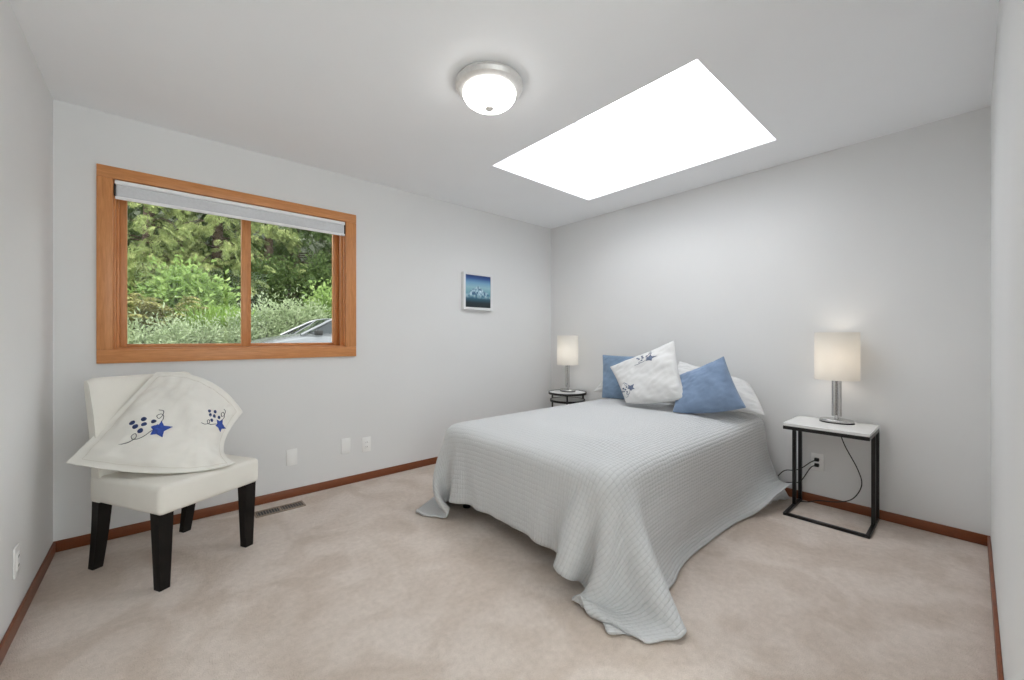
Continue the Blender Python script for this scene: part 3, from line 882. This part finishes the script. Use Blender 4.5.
# ------------------------------------------------------------------ tables and lamps
tb = empty('side_table', (-.210, -2.656, 0), label='rectangular side table with white top and black metal C frame beside the bed', cat='side table')
hx, hy, tz = .186, .214, .602
bm = nb(); box(bm, (-hx, -hy, tz - .018), (hx, hy, tz), .002, 1); obj('tabletop', bm, M['table_top'], tb)
bm = nb()
for lo, hi in (((-hx, -hy), (-hx + .02, hy)), ((hx - .02, -hy), (hx, hy)), ((-hx + .02, -hy), (hx - .02, -hy + .02)), ((-hx + .02, hy - .02), (hx - .02, hy))):
    box(bm, (*lo, tz - .040), (*hi, tz - .018), .001, 1)
obj('apron', bm, M['black_metal'], tb)
for y in (-hy, hy - .02):
    for x in (.02, hx - .024):
        bm = nb(); box(bm, (x, y, .018), (x + .024, y + .02, tz - .040), .001, 1); obj('leg', bm, M['black_metal'], tb)
bm = nb()
for lo, hi in (((-hx, -hy), (hx, -hy + .02)), ((-hx, hy - .02), (hx, hy)), ((-hx, -hy + .02), (-hx + .02, hy - .02))):
    box(bm, (*lo, 0), (*hi, .018), .001, 1)
obj('base_frame', bm, M['black_metal'], tb)

rt = empty('side_table', (-.235, -.455, 0), label='round two-tier side table with black rims in the far corner beyond the bed', cat='side table')
def tier(z, r, name):
    bm = nb(); lathe(bm, [(0, z - .012), (r - .008, z - .012), (r - .008, z), (0, z)], segs=48); t = obj(name, bm, M['table_top'], rt)
    bm = nb(); lathe(bm, [(r - .008, z - .018), (r + .004, z - .018), (r + .004, z + .004), (r - .008, z + .004), (r - .008, z - .018)], segs=48); obj('rim', bm, M['black_metal'], t)
tier(.588, .195, 'tabletop'); tier(.510, .180, 'shelf')
for k in range(3):
    a = math.radians(100 + 120 * k)
    bm = nb(); tube(bm, [(.188 * math.cos(a), .188 * math.sin(a), 0), (.188 * math.cos(a), .188 * math.sin(a), .575)], .009, 10); obj('leg', bm, M['black_metal'], rt)

def lamp(loc, rz, label, bulb, color):
    e = empty('table_lamp', loc, rz, label, 'table lamp')
    bm = nb(); lathe(bm, [(0, 0), (.092, 0), (.092, .006), (.0, .006)], segs=48, sy=.72); obj('foot_pad', bm, M['black_metal'], e)
    bm = nb(); lathe(bm, [(.0, .006), (.088, .006), (.091, .012), (.091, .017), (.086, .022), (0, .023)], segs=48, sy=.72); obj('base', bm, M['chrome'], e)
    bm = nb(); lathe(bm, [(0, .02), (.012, .02), (.012, .05), (0, .05)], segs=20); obj('neck', bm, M['chrome'], e)
    for x in (-.0135, .0135):
        bm = nb(); lathe(bm, [(0, .042), (.013, .042), (.013, .296), (0, .296)], (x, 0, 0), segs=24); obj('stem', bm, M['chrome'], e)
    # drum shade, slightly flattened
    z0, z1, r0, r1 = .280, .590, .118, .118
    bm = nb(); lathe(bm, [(r0, z0), (r1, z1), (r1 - .003, z1), (r0 - .003, z0), (r0, z0)], segs=64, sy=.85); sh = obj('lamp_shade', bm, M['shade'], e)
    bm = nb()
    for a in (0, 2.09, 4.19): tube(bm, [(0, 0, z0 + .03), (.115 * math.cos(a), .098 * math.sin(a), z0 + .03)], .0018, 6)
    obj('spider', bm, M['chrome'], sh)
    bm = nb(); lathe(bm, [(0, .29), (.014, .295), (.018, .33), (.03, .375), (.03, .40), (.018, .422), (0, .428)], segs=24)
    obj('bulb', bm, glow('lit_bulb', color, 3.0), e)
    ld = bpy.data.lights.new('bulb_light', 'POINT'); ld.energy = bulb; ld.color = color; ld.shadow_soft_size = .06
    lo = bpy.data.objects.new('bulb_light', ld); lo.parent = e; lo.location = (0, 0, .445); scene.collection.objects.link(lo)
    return e
lamp((-.122, -2.672, .602), math.pi / 2, 'lit chrome lamp with white drum shade on the rectangular side table', BULB_WATTS, (1.0, .91, .83))
lamp((-.205, -.430, .592), math.pi / 2, 'chrome lamp with white drum shade on the round table in the far corner', BULB_WATTS, (1.0, .98, .96))

# cords
def cord(name, pts, label, r=.0032):
    bm = nb(); tube(bm, catmull(pts, 8), r, 8)
    return tag(obj(name, bm, M['cord'], None, 60), label, 'cord')
cord('lamp_cord', [(-.075, -2.655, .606), (-.045, -2.66, .60), (-.036, -2.67, .54), (-.036, -2.70, .44), (-.038, -2.765, .30), (-.038, -2.785, .20), (-.04, -2.74, .10), (-.04, -2.66, .055), (-.045, -2.56, .035), (-.06, -2.50, .012), (-.09, -2.42, .006)],
     'black lamp cord looping down the wall behind the side table')
for k, (z, b) in enumerate(((.309, 'upper'), (.271, 'lower'))):
    e = empty('plug_cord', (0, -2.545, z), label='black plug and cord in the %s socket under the side table' % b, cat='plug')
    bm = nb(); box(bm, (-.034, -.013, -.011), (-.0105, .013, .011), .004, 2); obj('plug', bm, M['cord'], e)
    bm = nb(); tube(bm, catmull([(-.030, 0, 0), (-.048, .03, -.02), (-.050, .085, -.075 - .05 * k), (-.045, .13, -.10 - .05 * k), (-.042, .19, -.12 - .05 * k), (-.04, .25, -.20)], 8), .0032, 8); obj('cable', bm, M['cord'], e)

# ------------------------------------------------------------------ outdoors
def hill_z(x, y):
    if y < 9.4: return .2
    t = min(1, (y - 9.4) / 1.2); t = t * t * (3 - 2 * t)
    return .2 + .5 * t + max(0, y - 10.2) * .6
bm = nb()
ys = [T + .02, 2, 4, 6, 8, 9.0, 9.4, 9.7, 10, 10.3, 10.6, 11.2, 12, 13, 14.5, 16, 18, 20, 24, 30]
xs = [-16 + 2 * i for i in range(19)]
g = [[bm.verts.new((x, y, hill_z(x, y) + (.12 * math.sin(x * 2.1 + y * 1.7) if y > 9.6 else 0))) for y in ys] for x in xs]
for i in range(len(xs) - 1):
    for j in range(len(ys) - 1): bm.faces.new((g[i][j], g[i + 1][j], g[i + 1][j + 1], g[i][j + 1]))
me_h = obj('ground_slope', bm, M['soil']); me_h.data.materials.append(M['gravel'])
for p in me_h.data.polygons:
    if p.center.y < 9.4: p.material_index = 1
tag(me_h, kind='structure')

def leaves_mesh(name, centers, dirs, ups, L, Wd, mat, parent=None, fold=.25):
    """many single leaves as one foliage mesh: pointed, folded along the midrib"""
    n = len(centers)
    side = np.cross(dirs, ups); side /= np.linalg.norm(side, axis=1, keepdims=True) + 1e-9
    nrm = np.cross(side, dirs)
    L = np.broadcast_to(np.asarray(L, float).reshape(-1, 1), (n, 1)); Wd = np.broadcast_to(np.asarray(Wd, float).reshape(-1, 1), (n, 1))
    a = centers; tip = centers + dirs * L - nrm * L * .12
    m1 = centers + dirs * L * .45
    l = m1 + side * Wd * .5 + nrm * Wd * fold; r = m1 - side * Wd * .5 + nrm * Wd * fold
    V = np.stack([a, l, tip, r], 1).reshape(-1, 3)
    b = np.arange(n)[:, None] * 4
    F = np.concatenate([b + np.array([[0, 1, 2]]), b + np.array([[0, 2, 3]])])
    return link_mesh(name, np_mesh(name, V, F), mat, parent, smooth=False)

def rand_dirs(rng, n, up=.3):
    d = rng.normal(size=(n, 3)); d[:, 2] += up
    return d / np.linalg.norm(d, axis=1, keepdims=True)

def shrub(name, loc, rad, n, L, Wd, mat, label, seed, group=None, clumps=26):
    """bush: twigs fan out from the base, leaves gather in clumps over a lumpy crown"""
    e = empty(name, loc, label=label, cat='shrub', group=group)
    rng = np.random.RandomState(seed)
    cd = rand_dirs(rng, clumps, .45); cd[:, 2] = np.abs(cd[:, 2])
    cc = cd * np.array(rad) * rng.uniform(.55, .95, (clumps, 1))
    bm = nb()
    for c in cc: tube(bm, catmull([(0, 0, -.05), tuple(c * .5 + np.array([0, 0, .06])), tuple(c)], 4), [.012 - .001 * k for k in range(9)], 5)
    obj('stems', bm, M['bark'], e)
    k = rng.randint(0, clumps, n)
    off = rng.normal(size=(n, 3)) * np.array(rad) * .26
    C = cc[k] + off; C[:, 2] = np.maximum(C[:, 2], .02)
    d = C / np.array(rad); d = d / (np.linalg.norm(d, axis=1, keepdims=True) + 1e-6) + rng.normal(size=(n, 3)) * .55; d /= np.linalg.norm(d, axis=1, keepdims=True)
    leaves_mesh('foliage', C, d, rand_dirs(rng, n, 1.2), rng.uniform(.7, 1.2, n) * L, rng.uniform(.7, 1.2, n) * Wd, mat, e)
    return e

def fern(name, loc, fronds, length, mat, label, seed, group=None):
    e = empty(name, loc, label=label, cat='fern', group=group)
    rng = np.random.RandomState(seed)
    C, D, U, Ls = [], [], [], []
    bm = nb()
    for k in range(fronds):
        az = rng.uniform(0, 2 * math.pi); L = length * rng.uniform(.55, 1.1); lift = rng.uniform(.45, 1.6)
        pts = [np.array([math.cos(az) * L * t * .9, math.sin(az) * L * t * .9, L * lift * (1.75 * t - 1.15 * t * t)]) for t in np.linspace(0, 1, 15)]
        tube(bm, [tuple(p) for p in pts], .004, 4)
        for i in range(2, 14):
            tg = pts[i + 1] - pts[i]; tg /= np.linalg.norm(tg)
            sd_ = np.cross(tg, [0, 0, 1]); sd_ /= np.linalg.norm(sd_) + 1e-9
            for s in (-1, 1):
                for q in (0, .5):
                    C.append(pts[i] + q * (pts[i + 1] - pts[i])); D.append(sd_ * s + tg * .5 + np.array([0, 0, -.35]) + rng.normal(0, .2, 3)); U.append(np.array([0, 0, 1.0])); Ls.append(L * .17 * math.sin(math.pi * (i + .5) / 15.5))
    obj('stalks', bm, M['bark'], e)
    D = np.array(D); D /= np.linalg.norm(D, axis=1, keepdims=True)
    leaves_mesh('fronds', np.array(C), D, np.array(U), np.array(Ls), np.array(Ls) * .30, mat, e)
    return e

def grass_tuft(name, loc, n, h_, rad, mat, label, seed):
    rng = np.random.RandomState(seed)
    r = rng.uniform(0, 1, (n, 1)) ** .5 * np.array(rad)[None, :]; a = rng.uniform(0, 2 * math.pi, n)
    C = np.stack([r[:, 0] * np.cos(a), r[:, 1] * np.sin(a), np.zeros(n)], 1)
    d = np.stack([C[:, 0] * 1.0 + rng.normal(0, .3, n), C[:, 1] * 1.0 + rng.normal(0, .3, n), np.ones(n)], 1); d /= np.linalg.norm(d, axis=1, keepdims=True)
    o = leaves_mesh(name, C, d, rand_dirs(rng, n, .1), rng.uniform(.5, 1.1, n) * h_, rng.uniform(.02, .035, n), mat)
    o.location = loc
    return tag(o, label, 'grass', kind='stuff')

def spray_template(rng, L=1.0):
    """one flat drooping cedar spray: a curved spine with side twigs of scale leaves"""
    C, D, S = [], [], []
    nseg = 9
    for i in range(1, nseg + 1):
        t = i / nseg
        p = np.array([L * t, 0, -.22 * L * t * t])
        for s in (-1, 1):
            tl = L * .42 * math.sin(math.pi * (.15 + .8 * t)) 
            dv = np.array([.8, s * .7, -.30 - .25 * t]) + rng.normal(0, .12, 3); dv /= np.linalg.norm(dv)
            m_ = 4
            for q in range(m_):
                f_ = (q + .3) / m_
                C.append(p + dv * tl * f_); 
                w = np.array([.8, s * (.1 + .8 * (q % 2)), -.45]) + rng.normal(0, .25, 3); D.append(w / np.linalg.norm(w)); S.append(L * .17 * (1.1 - .5 * f_))
    C.append(np.array([L, 0, -.22 * L])); D.append(np.array([.9, 0, -.4])); S.append(L * .14)
    return np.array(C), np.array(D), np.array(S)

def cedar(name, loc, height, rad, z_low, nsprays, mat, label, seed, spray=.6, group='conifers on the bank', az_bias=None):
    e = empty(name, loc, label=label, cat='tree', group=group)
    rng = np.random.RandomState(seed)
    bm = nb(); tube(bm, [(0, 0, -.3), (.03, .02, height * .4), (0, 0, height)], [.20, .13, .02], 10)
    C, D, U, S = [], [], [], []
    tc, td, ts = spray_template(rng)
    up0 = np.array([0, 0, 1.0])
    k = 0
    while k < nsprays:
        zz = z_low + (height - z_low) * rng.uniform(0, 1) ** 1.9
        az = rng.uniform(0, 2 * math.pi) if az_bias is None else rng.normal(az_bias, 1.0)
        R_ = rad * (1 - .75 * (zz - z_low) / (height - z_low)) * rng.uniform(.75, 1.1)
        fwd = np.array([math.cos(az), math.sin(az), 0.0]); sd_ = np.array([-math.sin(az), math.cos(az), 0.0])
        tip = fwd * R_ + up0 * (zz - .22 * R_)
        tube(bm, [(0, 0, zz), tuple(fwd * R_ * .5 + up0 * (zz + .03)), tuple(tip)], [.025, .016, .006], 5)
        for t in (.4, .55, .7, .85, 1.0):
            for s in (-1, 0, 1):
                if k >= nsprays: break
                o = fwd * R_ * t + up0 * (zz - .22 * R_ * t * t) + rng.normal(0, .13, 3)
                yaw = az + s * rng.uniform(.4, .9) + rng.normal(0, .15)
                pit = -rng.uniform(.1, 1.0); roll = rng.normal(0, .5)
                f2 = np.array([math.cos(yaw) * math.cos(pit), math.sin(yaw) * math.cos(pit), math.sin(pit)])
                s2 = np.array([-math.sin(yaw), math.cos(yaw), 0.0]); u2 = np.cross(f2, s2)
                s2, u2 = s2 * math.cos(roll) + u2 * math.sin(roll), u2 * math.cos(roll) - s2 * math.sin(roll)
                B = np.stack([f2, s2, u2], 0)
                sc = spray * rng.uniform(.7, 1.2)
                C.append(tc @ B * sc + o); D.append(td @ B); U.append(np.tile(u2, (len(tc), 1))); S.append(ts * sc)
                k += 1
    obj('trunk', bm, M['bark'], e)
    C, D, U, S = map(np.concatenate, (C, D, U, S))
    D /= np.linalg.norm(D, axis=1, keepdims=True)
    leaves_mesh('foliage', C, D, U, S, S * .34, mat, e)
    return e

def on_hill(x, y, dz=0): return (x, y, hill_z(x, y) + dz)

cedar('conifer_tree', on_hill(-3.75, 14.0), 7.5, 1.7, .5, 620, M['cedar'], 'light green drooping conifer at the left edge of the window view', 1, .44, az_bias=-1.4)
cedar('conifer_tree', on_hill(-1.95, 14.2), 7.5, 1.7, .4, 680, M['cedar'], 'light green drooping conifer just left of the window post', 2, .46, az_bias=-1.7)
cedar('conifer_tree', on_hill(-.45, 13.9), 5.5, 1.3, .7, 260, M['cedar'], 'small light green conifer just right of the window post', 7, .42, az_bias=-1.7)
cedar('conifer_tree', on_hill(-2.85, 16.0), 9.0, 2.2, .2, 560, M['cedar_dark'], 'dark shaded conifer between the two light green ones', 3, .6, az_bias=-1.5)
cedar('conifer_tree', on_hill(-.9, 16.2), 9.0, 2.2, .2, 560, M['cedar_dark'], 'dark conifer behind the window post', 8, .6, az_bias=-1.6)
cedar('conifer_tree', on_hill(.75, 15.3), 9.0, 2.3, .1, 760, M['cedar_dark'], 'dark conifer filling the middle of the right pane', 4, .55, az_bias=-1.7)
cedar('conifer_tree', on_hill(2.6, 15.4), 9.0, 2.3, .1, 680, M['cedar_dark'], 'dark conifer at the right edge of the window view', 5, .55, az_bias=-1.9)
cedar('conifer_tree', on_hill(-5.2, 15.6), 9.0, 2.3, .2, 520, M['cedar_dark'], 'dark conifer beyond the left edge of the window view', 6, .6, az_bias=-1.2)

shrub('leafy_shrub', on_hill(-2.95, 12.1), (.95, .7, 1.20), 3000, .20, .13, M['broadleaf'], 'bright green broad-leaved bush in the middle of the left pane', 31, clumps=34)
shrub('leafy_shrub', on_hill(-2.25, 11.75), (.65, .55, .95), 1500, .18, .11, M['broadleaf'], 'lower bright green bush right of the broad-leaved one', 32)
shrub('leafy_shrub', on_hill(-4.0, 12.5), (.80, .6, .95), 1700, .30, .06, M['cedar'], 'mid green bush with long leaves at the left of the left pane', 33)
shrub('leafy_shrub', on_hill(.85, 11.3), (.70, .5, 1.40), 2000, .16, .10, M['broadleaf'], 'bright green bush behind the parked car', 34)
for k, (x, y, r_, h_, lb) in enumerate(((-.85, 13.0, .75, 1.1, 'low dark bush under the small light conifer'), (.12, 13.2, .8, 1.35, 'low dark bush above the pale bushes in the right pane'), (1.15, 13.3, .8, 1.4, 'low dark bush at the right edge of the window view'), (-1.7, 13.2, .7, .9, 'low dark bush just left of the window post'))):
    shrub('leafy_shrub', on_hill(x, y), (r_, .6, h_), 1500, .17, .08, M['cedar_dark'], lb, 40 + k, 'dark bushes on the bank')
for k, (x, y, s_, lb) in enumerate(((-3.95, 11.1, 1.15, 'yellowed fern at the lower left of the window view'), (-3.42, 11.0, 1.15, 'yellowed fern below the broad-leaved bush'), (-3.68, 11.5, 1.1, 'yellowed fern set back behind the other two'), (-2.95, 11.25, .95, 'yellowed fern nearest the grass clump'))):
    fern('sword_fern', on_hill(x, y), 24, s_, M['fern'], lb, 50 + k, 'ferns on the bank')
grass_tuft('grass_clump', on_hill(-2.1, 11.0), 1400, .95, (.75, .4), M['grass'], 'bright green grass clump at the lower right of the left pane', 61)
cv = ((-3.85, 10.2, .55, .88, 'pale grey-green bush at the lower left of the window view'), (-3.2, 10.1, .60, .98, 'pale grey-green bush below the ferns'), (-2.5, 10.2, .60, .90, 'pale grey-green bush in front of the grass clump'), (-1.85, 10.3, .60, .95, 'pale grey-green bush just left of the window post'),
      (-1.2, 10.6, .65, 1.12, 'pale grey-green bush just right of the window post'), (-.5, 10.7, .65, 1.12, 'pale grey-green bush behind the hood of the car'), (.25, 10.9, .65, .95, 'pale grey-green bush behind the windshield of the car'))
for k, (x, y, r_, h_, lb) in enumerate(cv):
    shrub('leafy_shrub', (x, y, hill_z(x, y) - .05), (r_, .5, h_), 3000, .13, .04, M['cover'], lb, 70 + k, 'pale bushes along the bank', 34)

# parked car: lofted body
def car(loc, rz):
    e = empty('parked_car', loc, rz, 'silver car parked outside behind the right pane of the window', 'car')
    # stations along x (front at -x): x, half width, z sill, z belt, z deck, deck half width
    st = [(-2.20, .55, .38, .62, .66, .45), (-2.12, .74, .24, .68, .74, .60), (-1.90, .84, .20, .76, .83, .68), (-1.50, .88, .19, .84, .92, .72), (-1.05, .89, .19, .91, 1.00, .74), (-.60, .90, .19, .94, 1.02, .75),
          (.20, .90, .19, .97, 1.03, .75), (1.10, .90, .19, .99, 1.04, .75), (1.70, .87, .21, 1.00, 1.06, .72), (2.05, .80, .26, .98, 1.04, .66), (2.18, .66, .36, .88, .94, .55)]
    bm = nb(); rows = []
    for x, w, zs, zb, zd, wd in st:
        half = [(0, zs - .01), (w * .8, zs - .01), (w * .96, zs + .06), (w, (zs + zb) / 2), (w * .97, zb), (wd, zd), (wd * .5, zd + .015), (0, zd + .02)]
        ring = [bm.verts.new((x, -y, z)) for y, z in half] + [bm.verts.new((x, y, z)) for y, z in half[-2:0:-1]]
        rows.append(ring)
    for A, B in zip(rows, rows[1:]):
        for k in range(len(A)):
            l = (k + 1) % len(A); bm.faces.new((A[k], A[l], B[l], B[k]))
    bm.faces.new(rows[0]); bm.faces.new(rows[-1])
    b = obj('body', bm, M['car_paint'], e, 35)
    # cabin glass
    cabs = [(-1.02, .70, .98, .70, .985), (-.32, .72, 1.0, .60, 1.40), (.40, .72, 1.02, .60, 1.45), (1.10, .72, 1.02, .58, 1.42), (1.92, .66, 1.02, .62, 1.04)]
    bm = nb(); rows = []
    for x, w0, z0, w1, z1 in cabs:
        rows.append([bm.verts.new(p) for p in ((x, -w0, z0), (x, -w1, z1), (x, -w1 * .5, z1 + .012), (x, 0, z1 + .016), (x, w1 * .5, z1 + .012), (x, w1, z1), (x, w0, z0))])
    for A, B in zip(rows, rows[1:]):
        for k in range(6): bm.faces.new((A[k], A[k + 1], B[k + 1], B[k]))
    obj('cabin_glass', bm, M['car_glass'], e, 20)
    # roof skin and pillars
    bm = nb()
    roof = [(-.34, .605, 1.385), (0.0, .61, 1.437), (.40, .61, 1.457), (.80, .605, 1.452), (1.16, .59, 1.42)]
    rows = [[bm.verts.new((x, y, z + dz)) for y, dz in ((-w - .012, -.02), (-w, .006), (-w * .5, .02), (0, .026), (w * .5, .02), (w, .006), (w + .012, -.02))] for x, w, z in roof]
    for A, B in zip(rows, rows[1:]):
        for k in range(6): bm.faces.new((A[k], A[k + 1], B[k + 1], B[k]))
    obj('roof', bm, M['car_paint'], e, 35)
    bm = nb()
    for s in (-1, 1):
        tube(bm, catmull([(-1.16, s * .735, .985), (-.70, s * .685, 1.22), (-.30, s * .612, 1.395), (.40, s * .618, 1.455), (1.12, s * .598, 1.425), (1.60, s * .64, 1.22), (1.98, s * .68, 1.04)], 6), .036, 8)
        tube(bm, [(.32, s * .735, 1.02), (.36, s * .617, 1.45)], .03, 8)
    obj('pillars', bm, M['car_paint'], e, 50)
    for s in (-1, 1):
        bm = nb(); box(bm, (-.90, s * .93 - .09, .98), (-.74, s * .93 + .09, 1.10), .03, 3); obj('mirror', bm, M['rubber'], e)
        for x in (-1.35, 1.35):
            bm = nb()
            f = lambda px, py, pz, x=x, s=s: (x + px, s * (.70 + pz), .31 + py)
            prof = [(.20, .0), (.29, .0), (.31, .03), (.31, .17), (.29, .20), (.20, .20), (.20, 0)]
            rings = [[bm.verts.new(f(r_ * math.cos(2 * math.pi * k / 28), r_ * math.sin(2 * math.pi * k / 28), d_)) for k in range(28)] for r_, d_ in prof]
            for A, B in zip(rings, rings[1:]):
                for k in range(28): bm.faces.new((A[k], A[(k + 1) % 28], B[(k + 1) % 28], B[k]))
            wh = obj('wheel', bm, M['rubber'], e)
            bm = nb()
            for k in range(5):
                a = 2 * math.pi * k / 5
                c_, s_ = math.cos(a), math.sin(a)
                prism(bm, [(c_ * .03 - s_ * .03, s_ * .03 + c_ * .03), (c_ * .205 - s_ * .02, s_ * .205 + c_ * .02), (c_ * .205 + s_ * .02, s_ * .205 - c_ * .02), (c_ * .03 + s_ * .03, s_ * .03 - c_ * .03)], .15, .19, f)
            obj('rim', bm, M['alloy'], wh)
        bm = nb(); box(bm, (-2.12, s * .60 - .14, .60), (-1.98, s * .60 + .14, .70), .03, 3); obj('headlight', bm, M['car_glass'], e)
    return e
car((.20, 8.35, .25), math.radians(6))
